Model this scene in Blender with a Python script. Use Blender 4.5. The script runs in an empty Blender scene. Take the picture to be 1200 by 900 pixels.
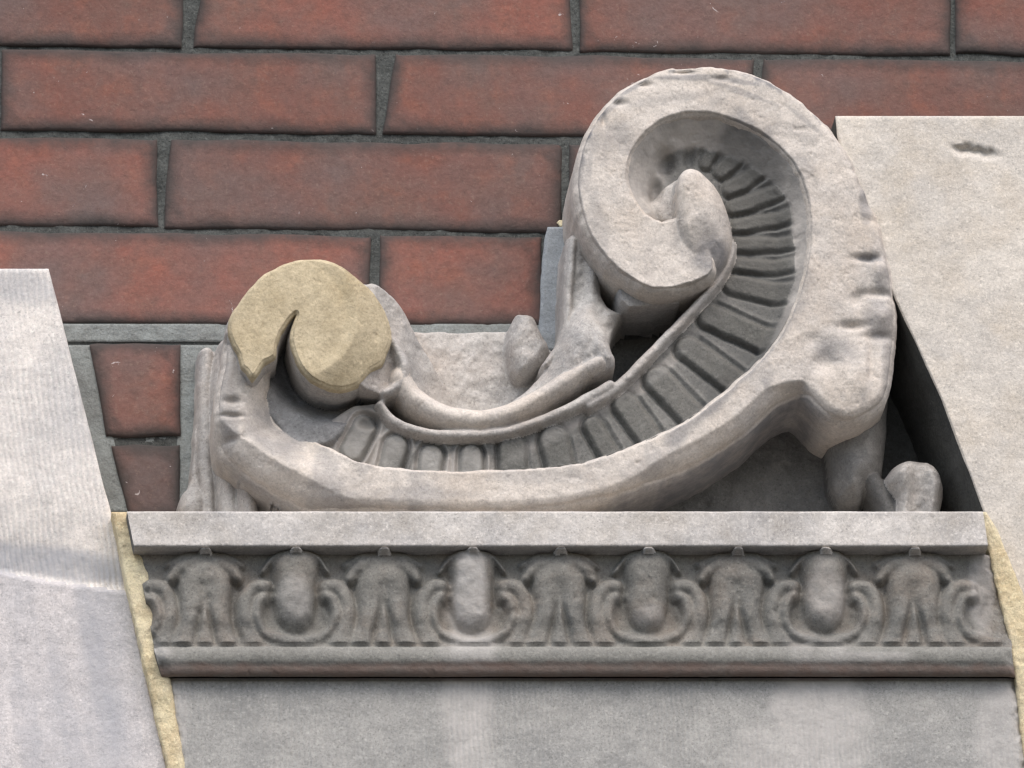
import bpy, math
import numpy as np
from mathutils import Vector

# ------------------------------------------------------------------ camera, sky, sun, exposure
SC = bpy.context.scene
COL = SC.collection
S = 0.0005                     # metres per photograph pixel at the wall
R, F = 5.0, 10000.0            # camera distance (m) and focal length (px)
PITCH, YAW = math.radians(19), math.radians(5)
TGT = np.array([0.0, -0.06, 3.30])
fw = np.array([math.sin(YAW)*math.cos(PITCH), math.cos(YAW)*math.cos(PITCH), math.sin(PITCH)])
CAM = TGT - fw*R
rt = np.cross(fw, [0, 0, 1.0]); rt /= np.linalg.norm(rt)
up = np.cross(rt, fw)
_yv = (450-600)/F              # roll so that level lines run level at the cornice, as in the photograph
_a = math.atan2(up[0]-fw[0]*_yv, rt[0])
rt, up = math.cos(_a)*rt+math.sin(_a)*up, -math.sin(_a)*rt+math.cos(_a)*up

cd = bpy.data.cameras.new('camera'); cam = bpy.data.objects.new('camera', cd); COL.objects.link(cam)
cd.sensor_width = 36; cd.lens = 36*F/1200; cd.clip_end = 500; cd.clip_start = .1
from mathutils import Matrix
M = Matrix(((rt[0], up[0], -fw[0], CAM[0]), (rt[1], up[1], -fw[1], CAM[1]), (rt[2], up[2], -fw[2], CAM[2]), (0, 0, 0, 1)))
cam.matrix_world = M
SC.camera = cam

SUN_EL, SUN_AZ = math.radians(50), math.radians(-28)     # azimuth from the wall's outward normal, towards the left
w = bpy.data.worlds.new('World'); SC.world = w; w.use_nodes = True
sky = w.node_tree.nodes.new('ShaderNodeTexSky'); sky.sky_type = 'NISHITA'; sky.sun_disc = False
sky.sun_elevation = SUN_EL; sky.sun_rotation = math.radians(180)-SUN_AZ*-1
sky.dust_density = 3.0; sky.air_density = 1.0
bg = w.node_tree.nodes['Background']; bg.inputs['Strength'].default_value = 0.125
w.node_tree.links.new(sky.outputs[0], bg.inputs[0])
sl = bpy.data.lights.new('sun', 'SUN'); sun = bpy.data.objects.new('sun', sl); COL.objects.link(sun)
sl.energy = 1.25; sl.angle = math.radians(38); sl.color = (1, .95, .88)
sdir = Vector((math.sin(SUN_AZ)*math.cos(SUN_EL), -math.cos(SUN_AZ)*math.cos(SUN_EL), math.sin(SUN_EL)))
sun.rotation_euler = sdir.to_track_quat('Z', 'Y').to_euler()
SC.view_settings.view_transform = 'Standard'; SC.view_settings.look = 'None'
SC.view_settings.exposure = 0.88; SC.view_settings.gamma = 1
SC.render.engine = 'CYCLES'; SC.cycles.use_denoising = True
SC.cycles.pixel_filter_type = 'BLACKMAN_HARRIS'; SC.cycles.filter_width = 1.4

# ------------------------------------------------------------------ mapping helpers
def W(px, py, h):
    """point seen at photograph pixel (px,py) lying h pixels (0.5 mm each) in front of the wall"""
    px, py, h = np.broadcast_arrays(np.asarray(px, float), np.asarray(py, float), np.asarray(h, float))
    a = ((px-600)/F)[..., None]; b = ((450-py)/F)[..., None]
    d = fw + a*rt + b*up
    t = (-h*S - CAM[1])/d[..., 1]
    return CAM + t[..., None]*d
def proj(P):
    q = P-CAM
    z = q@fw
    return 600+F*(q@rt)/z, 450-F*(q@up)/z
def comp(px, py, h, D0):
    """grid coordinate (in the plane h=D0) of what is seen at (px,py) at depth h"""
    P = W(px, py, h).copy(); P[..., 1] = -D0*S
    u, v = proj(P)
    return float(u), float(v)

def lattice(x, y, seed):
    xi = np.floor(x).astype(np.int64); yi = np.floor(y).astype(np.int64)
    xf = x-xi; yf = y-yi
    xf = xf*xf*(3-2*xf); yf = yf*yf*(3-2*yf)
    def hsh(a, b):
        n = (a*374761393 + b*668265263 + seed*982451653) & 0xffffffff
        n = ((n ^ (n >> 13))*1274126177) & 0xffffffff
        return ((n ^ (n >> 16)) & 0xffff)/65535.0
    return (hsh(xi, yi)*(1-xf)+hsh(xi+1, yi)*xf)*(1-yf)+(hsh(xi, yi+1)*(1-xf)+hsh(xi+1, yi+1)*xf)*yf
def fbm(x, y, scale, octv=4, seed=1):
    s, a, t = 0, 1.0, 0
    x = x/scale; y = y/scale
    for k in range(octv):
        s = s+a*(lattice(x*2**k+17.3*k, y*2**k+5.1*k, seed+k)-.5); t += a; a *= .5
    return s/t*2
def sstep(e0, e1, x):
    t = np.clip((x-e0)/(e1-e0), 0, 1); return t*t*(3-2*t)
def smooth(pts, n=3, closed=True):
    p = np.array(pts, float); N = len(p); out = []
    rng = range(N if closed else N-1)
    for i in rng:
        if closed: a, b, c, d = p[i-1], p[i], p[(i+1) % N], p[(i+2) % N]
        else: a, b, c, d = p[max(i-1, 0)], p[i], p[i+1], p[min(i+2, N-1)]
        for k in range(n):
            t = k/n
            out.append(.5*((2*b)+(-a+c)*t+(2*a-5*b+4*c-d)*t*t+(-a+3*b-3*c+d)*t**3))
    if not closed: out.append(p[-1])
    return np.array(out)
def seg_dist(x, y, p, closed):
    """distance to a polyline, and the parameter 0..1 along it"""
    N = len(p); D = np.full(x.shape, 1e18); T = np.zeros(x.shape)
    L = N if closed else N-1
    for i in range(L):
        a = p[i]; b = p[(i+1) % N]; ab = b-a; l2 = ab@ab+1e-9
        t = np.clip(((x-a[0])*ab[0]+(y-a[1])*ab[1])/l2, 0, 1)
        d = (x-a[0]-t*ab[0])**2+(y-a[1]-t*ab[1])**2
        m = d < D
        D = np.where(m, d, D); T = np.where(m, (i+t)/L, T)
    return np.sqrt(D), T
def poly_sd(x, y, p):
    """signed distance, positive inside"""
    D, _ = seg_dist(x, y, p, True)
    ins = np.zeros(x.shape, bool); N = len(p)
    for i in range(N):
        a = p[i]; b = p[(i+1) % N]
        if a[1] == b[1]: continue
        c = ((a[1] > y) != (b[1] > y)) & (x < (b[0]-a[0])*(y-a[1])/(b[1]-a[1])+a[0])
        ins ^= c
    return np.where(ins, D, -D)

# ------------------------------------------------------------------ scene tree helpers
def tag(o, label=None, cat=None, group=None, kind=None):
    if label: o['label'] = label
    if cat: o['category'] = cat
    if group: o['group'] = group
    if kind: o['kind'] = kind
    return o
def empty(name, P):
    o = bpy.data.objects.new(name, None); COL.objects.link(o)
    o.location = Vector([float(c) for c in P]); o.empty_display_size = .02
    return o
def mesh_obj(name, V, faces, mat, parent=None, smoothf=True, normals=None, attrs=None):
    V = np.asarray(V, dtype=np.float64)
    off = np.array(parent['base']) if parent is not None and 'base' in parent else np.zeros(3)
    me = bpy.data.meshes.new(name)
    if isinstance(faces, np.ndarray):
        nv = len(V); nf = len(faces); k = faces.shape[1]
        me.vertices.add(nv); me.vertices.foreach_set('co', (V-off).astype(np.float32).ravel())
        me.loops.add(nf*k); me.loops.foreach_set('vertex_index', faces.astype(np.int32).ravel())
        me.polygons.add(nf); me.polygons.foreach_set('loop_start', np.arange(0, nf*k, k, dtype=np.int32))
        me.update(calc_edges=True)
    else:
        me.from_pydata([tuple(v) for v in (V-off)], [], faces)
    me.polygons.foreach_set('use_smooth', np.full(len(me.polygons), smoothf))
    if attrs:
        for n, a in attrs.items():
            at = me.attributes.new(n, 'FLOAT', 'POINT'); at.data.foreach_set('value', a.astype(np.float32).ravel())
    if normals is not None:
        me.normals_split_custom_set_from_vertices(normals.astype(np.float32).tolist())
    me.materials.append(mat)
    o = bpy.data.objects.new(name, me); COL.objects.link(o)
    if parent is not None: o.parent = parent
    return o
def root(name, P, label, cat, group=None):
    r = empty(name, P); r['base'] = [float(c) for c in P]
    return tag(r, label, cat, group)
def grid_normals(P):
    gu = np.gradient(P, axis=1); gv = np.gradient(P, axis=0)
    n = np.cross(gv, gu); n /= np.linalg.norm(n, axis=2, keepdims=True)+1e-12
    s = np.where(n[..., 1:2] > 0, -1, 1)      # face the viewer's side of the wall
    return n*s
def grid_part(name, P, N, mask, mat, parent, attrs=None):
    """quads of the grid P selected by mask (rows-1, cols-1) as one mesh"""
    rr, cc = np.nonzero(mask)
    if len(rr) == 0: return None
    nc = P.shape[1]
    i = rr*nc+cc
    f = np.stack([i, i+nc, i+nc+1, i+1], 1)
    used, inv = np.unique(f.ravel(), return_inverse=True)
    f = inv.reshape(-1, 4)
    at = {k: a.ravel()[used] for k, a in attrs.items()} if attrs else None
    return mesh_obj(name, P.reshape(-1, 3)[used], f, mat, parent, True,
                    N.reshape(-1, 3)[used] if N is not None else None, at)

# ------------------------------------------------------------------ materials
class NT:
    def __init__(s, name):
        s.m = bpy.data.materials.new(name); s.m.use_nodes = True; s.t = s.m.node_tree
        s.b = s.t.nodes['Principled BSDF']
        tc = s.n('ShaderNodeTexCoord'); g = s.n('ShaderNodeNewGeometry'); s.pos = g.outputs['Position']; s.oi = s.n('ShaderNodeObjectInfo')
    def n(s, t, **k):
        x = s.t.nodes.new(t)
        for a, v in k.items(): setattr(x, a, v)
        return x
    def l(s, a, b): s.t.links.new(a, b)
    def noise(s, scale, detail=4, rough=.6, vec=None, dist=0):
        x = s.n('ShaderNodeTexNoise'); x.inputs['Scale'].default_value = scale; x.inputs['Detail'].default_value = detail
        x.inputs['Roughness'].default_value = rough; x.inputs['Distortion'].default_value = dist
        s.l(vec or s.pos, x.inputs['Vector']); return x.outputs[0]
    def ramp(s, f, stops):
        x = s.n('ShaderNodeValToRGB'); e = x.color_ramp.elements
        while len(e) < len(stops): e.new(.5)
        for k, (p, c) in enumerate(stops):
            e[k].position = p; e[k].color = (c, c, c, 1) if isinstance(c, (int, float)) else (*c, 1)
        s.l(f, x.inputs[0]); return x.outputs[0]
    def mix(s, f, a, b, mode='MIX'):
        x = s.n('ShaderNodeMix', data_type='RGBA', blend_type=mode)
        for i, v in ((0, f), (6, a), (7, b)):
            if isinstance(v, (int, float)): x.inputs[i].default_value = v
            elif isinstance(v, tuple): x.inputs[i].default_value = (*v, 1)
            else: s.l(v, x.inputs[i])
        return x.outputs[2]
    def math(s, op, a, b=None):
        x = s.n('ShaderNodeMath', operation=op)
        for i, v in ((0, a), (1, b)):
            if v is None: continue
            if isinstance(v, (int, float)): x.inputs[i].default_value = v
            else: s.l(v, x.inputs[i])
        return x.outputs[0]
    def mapping(s, sc, rot=(0, 0, 0)):
        x = s.n('ShaderNodeMapping'); x.inputs['Scale'].default_value = sc; x.inputs['Rotation'].default_value = rot
        s.l(s.pos, x.inputs[0]); return x.outputs[0]
    def bump(s, layers):
        prev = None
        for h, st, d in layers:
            x = s.n('ShaderNodeBump'); x.inputs['Strength'].default_value = st; x.inputs['Distance'].default_value = d
            s.l(h, x.inputs['Height'])
            if prev: s.l(prev, x.inputs['Normal'])
            prev = x.outputs[0]
        s.l(prev, s.b.inputs['Normal'])
    def attr(s, name):
        x = s.n('ShaderNodeAttribute'); x.attribute_name = name; return x.outputs['Fac']

def stone(name, pale, soot, amount=.5, warm=None, tool=None, stain=None, wash=None, grime_shade=None, speck=.5, rough=.95, bump=1.0, big=18):
    """weathered limestone: pale ground, cloudy soot, warm blotches, grain; tool = (degrees, lines per metre)"""
    k = NT(name)
    n1 = k.noise(big, 6, .62, dist=.4)
    n1 = k.ramp(n1, [(max(0, .62-amount*.5), 0.0), (min(1, .92-amount*.38), 1.0)])
    c = k.mix(n1, pale, soot)
    if warm:
        n2 = k.ramp(k.noise(31, 5, .6), [(.45, 0.0), (.7, .75)])
        c = k.mix(n2, c, warm)
    # mid-scale mottling and grain
    n3 = k.noise(150, 5, .7)
    c = k.mix(k.ramp(n3, [(.40, 0.0), (.75, .34)]), c, tuple(x*.62 for x in soot))
    n4 = k.noise(520, 3, .7)
    c = k.mix(k.ramp(n4, [(.53, 0.0), (.72, speck)]), c, tuple(min(1, x*1.25) for x in pale))
    n5 = k.noise(900, 2, .6)
    c = k.mix(k.ramp(n5, [(.575, 0.0), (.70, speck*.8)]), c, tuple(x*.4 for x in soot))
    c = k.mix(1.0, c, k.ramp(k.noise(650, 4, .8), [(.30, .70), (.70, 1.0)]), 'MULTIPLY')
    if stain:                                     # vertical drip stains
        n6 = k.noise(1, 4, .55, vec=k.mapping((22, 22, 2.2)))
        c = k.mix(k.ramp(n6, [(.5, 0.0), (.7, stain[1])]), c, stain[0])
    for an, cc in (('wash', wash), ('grime_shade', grime_shade)):
        if cc:
            f = k.math('MULTIPLY', k.attr(an), k.ramp(k.noise(60, 5, .7), [(.25, .45), (.6, 1.0)]))
            c = k.mix(f, c, cc)
    lay = []
    if tool:
        wv = k.n('ShaderNodeTexWave', wave_type='BANDS', bands_direction='X')
        wv.inputs['Scale'].default_value = tool[1]*.314
        wv.inputs['Distortion'].default_value = 5.0; wv.inputs['Detail'].default_value = 3; wv.inputs['Detail Scale'].default_value = .35
        k.l(k.mapping((1, 1, 1), (0, math.radians(tool[0]), 0)), wv.inputs[0])
        tm = k.ramp(k.noise(14, 4, .6), [(.38, .15), (.62, 1.0)])
        wf = k.math('MULTIPLY', wv.outputs['Fac'], tm)
        c = k.mix(k.math('MULTIPLY', wf, tool[2]), c, tuple(x*.72 for x in soot))
        lay.append((wf, .55*bump*min(1, tool[2]*5), .0012))
    lay += [(k.noise(70, 5, .55), .35*bump, .004), (k.noise(420, 4, .7), .5*bump, .0009)]
    k.l(c, k.b.inputs['Base Color']); k.b.inputs['Roughness'].default_value = rough
    k.b.inputs['Specular IOR Level'].default_value = .15
    k.bump(lay)
    return k.m

PALE = (.71, .65, .585)
GR = (.17, .172, .182); BR = (.30, .25, .20)
m_rim = stone('weathered_pale_stone', PALE, (.42, .395, .375), .34, warm=(.60, .52, .44), grime_shade=GR, speck=.4)
m_chan = stone('sooty_channel_stone', (.245, .24, .225), (.135, .135, .13), .5, grime_shade=(.13, .13, .125), wash=(.50, .465, .43))
m_pad = stone('sooty_flute_stone', (.20, .195, .18), (.12, .12, .112), .5, bump=1.2, grime_shade=(.115, .112, .105), wash=(.36, .35, .33))
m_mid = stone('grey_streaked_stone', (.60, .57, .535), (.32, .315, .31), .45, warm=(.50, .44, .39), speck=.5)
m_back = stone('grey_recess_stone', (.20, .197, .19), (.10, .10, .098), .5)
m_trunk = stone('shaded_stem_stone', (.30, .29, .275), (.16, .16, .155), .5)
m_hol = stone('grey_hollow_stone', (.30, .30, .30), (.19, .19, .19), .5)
m_dark = stone('shaded_gap_stone', (.10, .102, .098), (.055, .057, .055), .5)  # near-black colour carries the shade of the right-hand gap and block flank
m_left = stone('tooled_pale_stone', (.86, .80, .74), (.48, .48, .495), .36, tool=(7, 300, .42), big=9, grime_shade=(.36, .365, .385))
m_left2 = stone('smooth_pale_stone', (.74, .69, .67), (.46, .46, .48), .42, tool=(9, 150, .05), big=8, stain=((.36, .365, .39), .55), grime_shade=(.34, .345, .37))
m_right = stone('warm_pale_stone', (.74, .685, .61), (.52, .49, .455), .5, warm=(.62, .545, .45), big=14, speck=.5)
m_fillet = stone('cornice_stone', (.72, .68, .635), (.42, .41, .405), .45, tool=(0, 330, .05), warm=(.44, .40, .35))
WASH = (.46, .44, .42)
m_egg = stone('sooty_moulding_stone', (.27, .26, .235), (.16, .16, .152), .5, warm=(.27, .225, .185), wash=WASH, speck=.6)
m_bead = stone('lower_moulding_stone', (.31, .305, .28), (.21, .207, .19), .5, wash=WASH, grime_shade=(.22, .165, .14))
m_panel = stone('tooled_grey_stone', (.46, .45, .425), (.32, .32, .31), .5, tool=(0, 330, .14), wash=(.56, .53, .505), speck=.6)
m_tan = stone('tan_repair_mortar', (.58, .495, .345), (.46, .375, .235), .5, warm=(.68, .58, .40), speck=.35, big=26)
m_yel = stone('yellow_lime_mortar', (.84, .74, .50), (.66, .57, .42), .4, warm=(.56, .41, .22), speck=.6, bump=1.6, big=40)
m_blue = stone('blue_grey_mortar', (.36, .385, .405), (.27, .29, .305), .5)

def brick_mat():
    k = NT('soot_edged_brick')
    rnd = k.oi.outputs['Random']
    base = k.mix(rnd, (.185, .090, .073), (.275, .112, .086))
    off = k.n('ShaderNodeVectorMath', operation='ADD'); k.l(k.pos, off.inputs[0])
    cmb = k.n('ShaderNodeCombineXYZ'); k.l(k.math('MULTIPLY', rnd, 3.0), cmb.inputs[0]); k.l(cmb.outputs[0], off.inputs[1])
    v = off.outputs[0]
    c = k.mix(k.ramp(k.noise(22, 5, .6, vec=v), [(.42, 0.0), (.68, .85)]), base, (.17, .115, .098))
    c = k.mix(k.ramp(k.noise(60, 4, .6, vec=v), [(.5, 0.0), (.72, .5)]), c, (.31, .125, .085))
    c = k.mix(k.ramp(k.noise(13, 3, .5, vec=v), [(.42, 0.0), (.66, .85)]), c, (.15, .118, .112))
    c = k.mix(k.ramp(k.noise(190, 4, .75, vec=v), [(.45, 0.0), (.75, .5)]), c, (.11, .065, .055))
    c = k.mix(k.ramp(k.noise(420, 3, .7, vec=v), [(.56, 0.0), (.74, .25)]), c, (.36, .26, .21))
    c = k.mix(1.0, c, k.ramp(k.noise(560, 4, .8, vec=v), [(.30, .82), (.70, 1.0)]), 'MULTIPLY')
    e = k.attr('edge')                                    # 0 at the arris .. 1 inside, soot clings to the arrises
    e2 = k.math('ADD', e, k.math('MULTIPLY', k.math('SUBTRACT', k.noise(55, 4, .6, vec=v), .5), .9))
    c = k.mix(k.ramp(e2, [(.05, .85), (.75, 0.0)]), c, (.05, .048, .046))
    pf = k.ramp(k.noise(75, 4, .75, vec=v, dist=1.5), [(.69, 0.0), (.72, .75)])
    c = k.mix(pf, c, (.50, .45, .44))
    k.l(c, k.b.inputs['Base Color']); k.b.inputs['Roughness'].default_value = .9; k.b.inputs['Specular IOR Level'].default_value = .2
    k.bump([(k.noise(60, 5, .6), .4, .004), (k.noise(380, 4, .7), .4, .0009)])
    return k.m
m_brick = brick_mat()
m_mortar = stone('dark_weathered_mortar', (.12, .126, .12), (.05, .053, .051), .5, bump=2.0, speck=.9, big=60)
m_mortl = stone('pale_grey_mortar', (.31, .335, .325), (.21, .215, .205), .5, bump=2.0, speck=.4, big=40)

# ------------------------------------------------------------------ ground in front of the wall
def plane(name, x0, x1, y0, y1, z, mat):
    o = mesh_obj(name, [(x0, y0, z), (x1, y0, z), (x1, y1, z), (x0, y1, z)], [(0, 1, 2, 3)], mat, None, False); return o
m_pave = stone('street_paving', (.10, .098, .095), (.06, .06, .058), .5)
tag(plane('pavement', -60, 60, -80, 1.0, 0, m_pave), kind='structure')

# ------------------------------------------------------------------ brick wall
wall = root('brick_wall', W(100, 600, 0), 'red brick wall with dark sooty joints behind the carved stones', 'wall')
def box(name, x0, x1, y0, y1, z0, z1, mat, parent):
    V = [(x, y, z) for x in (x0, x1) for y in (y0, y1) for z in (z0, z1)]
    return mesh_obj(name, V, [(0, 1, 3, 2), (4, 6, 7, 5), (0, 4, 5, 1), (2, 3, 7, 6), (0, 2, 6, 4), (1, 5, 7, 3)], mat, parent, False)
# mortar bed: a slightly rough sheet 5 mm behind the brick faces, on the solid wall core
u, v = np.meshgrid(np.arange(-420, 1640, 6.0), np.arange(-340, 700, 4.0))
hh = -4.6+2.4*fbm(u, v, 14, 4, 5)
P = W(u, v, 0); P[..., 1] = -hh*S
grid_part('mortar_bed', P, None, np.ones((P.shape[0]-1, P.shape[1]-1), bool), m_mortar, wall)
box('wall_core', -2.5, 2.5, .012, .35, 0.0, 4.6, m_mortar, wall)

rs = np.random.RandomState(4)
def tilt(x, y):                        # courses run very slightly out of level towards the top of the picture
    return y+(x/1200.0)*(11 if y < 330 else 5)
def brick(x0, x1, y0, y1, quad=None, h=0.0, seedk=0, tp=0):
    j = rs.uniform(-2.2, 2.2, 8)
    if quad is None: x0 -= 1.2; x1 += 1.2; y0 -= 1.3; y1 += 1.3
    if quad is None:
        q = [(x0+j[0]+tp, tilt(x0, y0)+j[1]*.6), (x1+j[2], tilt(x1, y0)+j[3]*.6), (x1+j[4], tilt(x1, y1)+j[5]*.6), (x0+j[6], tilt(x0, y1)+j[7]*.6)]
    else: q = quad
    q = np.array(q, float)
    wpx = np.linalg.norm(q[1]-q[0]); hpx = np.linalg.norm(q[3]-q[0])
    su = np.array([0, 3/wpx, 9/wpx, 26/wpx]); sv = np.array([0, 3/hpx, 9/hpx, 24/hpx])
    mid = np.linspace(26/wpx, 1-26/wpx, max(3, int(wpx/60)+2))[1:-1] if wpx > 80 else np.array([.5])
    a = np.concatenate([su, mid, 1-su[::-1]]); b = np.concatenate([sv, [.5], 1-sv[::-1]])
    A, B = np.meshgrid(a, b)
    x = (q[0, 0]*(1-A)+q[1, 0]*A)*(1-B)+(q[3, 0]*(1-A)+q[2, 0]*A)*B
    y = (q[0, 1]*(1-A)+q[1, 1]*A)*(1-B)+(q[3, 1]*(1-A)+q[2, 1]*A)*B
    dx = np.minimum(A, 1-A)*wpx; dy = np.minimum(B, 1-B)*hpx
    d = np.minimum(dx, dy)
    wob = fbm(x+seedk*31, y, 34, 2, 9)*2.6*np.clip(1-d/6, 0, 1)
    y = y+wob*np.where(dy < dx, 1, 0); x = x+wob*np.where(dx <= dy, 1, 0)
    z = h+fbm(x, y, 160, 2, 3+seedk)*1.6-2.8*np.clip(1-d/6.0, 0, 1)**2+(rs.rand()-.5)*2.0
    P = W(x, y, 0); P[..., 1] = -z*S
    # ring going back into the wall
    P2 = np.pad(P, ((1, 1), (1, 1), (0, 0)), mode='edge').copy()
    for sl_ in ((0, slice(None)), (-1, slice(None)), (slice(None), 0), (slice(None), -1)):
        P2[sl_][..., 1] = 14*S
    e = np.pad(np.clip(d/24.0, 0, 1), 1, mode='constant')
    grid_part('brick', P2, None, np.ones((P2.shape[0]-1, P2.shape[1]-1), bool), m_brick, wall, {'edge': e})
rows = [
    (-326, -218, [-420, -8, 446, 894, 1350, 1640]), (-212, -112, [-420, -240, 215, 668, 1120, 1575, 1640]),
    (-105, -6-0, None), ]
k_ = 0
def course(y0, y1, edges, gap=9):
    global k_
    for i in range(len(edges)-1):
        a = edges[i]; b = edges[i+1]
        a = a if isinstance(a, tuple) else (a, gap); b = b if isinstance(b, tuple) else (b, gap); tp = a[2] if len(a) > 2 else 0
        brick(a[0]+a[1]/2, b[0]-b[1]/2, y0, y1, seedk=k_, tp=tp); k_ += 1
course(-268, -172, [-460, (-20, 9), 446, 894, 1340, 1650])
course(-162, -62, [-460, (-235, 9), 222, 672, 1122, 1650])
course(-54, 51-0, [-460, (-238, 9), (219, 17, 11), (673, 9, 2), (1117, 11), 1570, 1650])
course(60, 151, [-460, (-2, 9), (445, 13, 14), (885, 12, 3), 1338, 1650])
course(163, 262, [-460, (-250, 9), (188, 11, 9), (662, 11), (1112, 9), 1570])
course(272, 377, [-460, (-22, 9), (439, 11), (647, 24), (1000, 12)])
for q in ([(106, 404), (211, 403), (212, 510), (126, 511)], [(130, 522), (210, 521), (212, 606), (152, 606)]):
    brick(0, 0, 0, 0, quad=q, h=1.5, seedk=k_); k_ += 1
course(401, 506, [-460, (-60, 9), (66, 12)])
course(518, 622, [-460, (-230, 9), (96, 16)])
# the broad pale joints round the two small bricks, and the blue-grey filler strip
def sheet(name, poly_rows, h, mat, parent, amp=1.5, step=4, depth=6, seed=3, sc=14):
    """poly_rows: [(y, xl, xr), ...] a band of varying width, thick sheet with rough face and wavy edges"""
    ys = np.arange(poly_rows[0][0], poly_rows[-1][0]+.1, step)
    pr = np.array(poly_rows, float)
    xl = np.interp(ys, pr[:, 0], pr[:, 1]); xr = np.interp(ys, pr[:, 0], pr[:, 2])
    n = max(4, int(np.max(xr-xl)/step))
    t = np.linspace(0, 1, n)[None, :]
    x = xl[:, None]*(1-t)+xr[:, None]*t; y = np.repeat(ys[:, None], n, 1)
    ew = fbm(x*0+seed, y, sc, 3, seed)*amp
    x = x+np.where((t == 0) | (t == 1), ew, 0)
    hz = h(x, y) if callable(h) else h
    hz = hz+fbm(x, y, sc, 4, seed+2)*amp
    edge = np.minimum(t, 1-t)*(xr-xl)[:, None]
    hz = hz-2.2*np.clip(1-edge/4, 0, 1)**2
    P = W(x, y, hz)
    P2 = np.pad(P, ((1, 1), (1, 1), (0, 0)), mode='edge').copy()
    for sl_ in ((0, slice(None)), (-1, slice(None)), (slice(None), 0), (slice(None), -1)):
        P2[sl_][..., 1] = depth*S
    return grid_part(name, P2, None, np.ones((P2.shape[0]-1, P2.shape[1]-1), bool), mat, parent)
sheet('bed_joint', [(379.5, 60, 655), (403, 60, 655)], -2.5, m_mortl, wall, 1.6, 3)
sheet('upright_joint', [(404.5, 62, 108), (600, 110, 155)], -3, m_mortl, wall, 1.6, 3)
sheet('upright_joint', [(404.5, 208, 262), (604, 206, 262)], -3, m_mortl, wall, 1.6, 3)
sheet('bed_joint', [(512.5, 110, 215), (519.5, 110, 215)], -5, m_mortl, wall, 1.0, 2)
sheet('filler_strip', [(266, 641, 664), (300, 636, 666), (410, 630, 668)], 7, m_blue, wall, 1.6, 3)

sheet('lime_deposit', [(258, 655, 667), (261, 652, 668), (266, 656, 667)], 2, m_yel, wall, 2.0, 1.5, seed=9, sc=5)
# ------------------------------------------------------------------ carved scroll
D0 = 150.0
scroll = root('carved_scroll', W(640, 597, 90), 'pale weathered stone scroll with ribbed channel and tan repaired curl resting on the cornice', 'carving')
ST = 1.25
u, v = np.meshgrid(np.arange(196, 1152, ST), np.arange(64, 640, ST))
wn = fbm(u, v, 26, 4, 11)*2.0            # erosion of outlines
uu = u+fbm(u, v, 30, 3, 21)*1.6; vv = v+fbm(u, v, 30, 3, 22)*1.6
fine = fbm(u, v, 9, 3, 31)
mid = fbm(u, v, 40, 4, 33)
H = np.full(u.shape, -30.0); ID = np.full(u.shape, -1)
PARTS = []
def bbox(pts, m):
    p = np.array(pts); return (slice(max(0, int((p[:, 1].min()-m-64)/ST)), max(1, int((p[:, 1].max()+m-64)/ST)+1)),
                               slice(max(0, int((p[:, 0].min()-m-196)/ST)), max(1, int((p[:, 0].max()+m-196)/ST)+1)))
def C(pts, h): return [comp(x, y, h, D0) for x, y in pts]
def add_layer(sl_, hl, name, mat, label=None):
    global H, ID
    i = len(PARTS); PARTS.append((name, mat, label))
    m = hl > H[sl_]
    H[sl_] = np.where(m, hl, H[sl_]); ID[sl_] = np.where(m, i, ID[sl_])
    return i
def poly_layer(pts, h, name, mat, w_=3.0, rnd=(8, 8), noise=1.0, hfun=None, sm=3, ph=None, fn=.7, base=-30, label=None):
    """pts are traced in the photograph at depth ph (default h); plateau of height h with a rounded arris"""
    ph = h if ph is None else ph
    q = C(pts, ph); q = smooth(q, sm) if sm > 1 else np.array(q)
    sl_ = bbox(q, 12)
    x, y = uu[sl_], vv[sl_]
    sd = poly_sd(x, y, q)+wn[sl_]*.5*noise
    hh = h if hfun is None else hfun(u[sl_], v[sl_], sd)
    hh = hh-rnd[1]*(1-np.clip(sd/rnd[0], 0, 1))**2+mid[sl_]*1.6*noise+fine[sl_]*fn*noise
    k = sstep(-w_/2, w_/2, sd)
    return add_layer(sl_, np.where(k > 0, base+(hh-base)*k, -99), name, mat, label), sd, sl_
def line_layer(pts, h, rad, drop, name, mat, closed=False, n=4, noise=1.0, base=None, taper=None, label=None):
    q = smooth(C(pts, h), n, closed); m = max(rad) if isinstance(rad, tuple) else rad
    sl_ = bbox(q, m+6)
    d, t = seg_dist(uu[sl_], vv[sl_], q, closed)
    rr = rad if not isinstance(rad, tuple) else rad[0]+(rad[1]-rad[0])*t
    hx = h if taper is None else h+taper*t
    d = d-wn[sl_]*.35*noise
    k = np.clip(d/rr, 0, 1)
    hh = hx-drop*(1-np.sqrt(1-k*k*.999))+fine[sl_]*.6*noise
    b = (hx-drop) if base is None else base
    hh = np.where(d < rr, hh, b+(hx-drop-b)*sstep(rr+3, rr, d))
    return add_layer(sl_, np.where(d < rr+2.9, hh, -99), name, mat, label)
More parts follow.
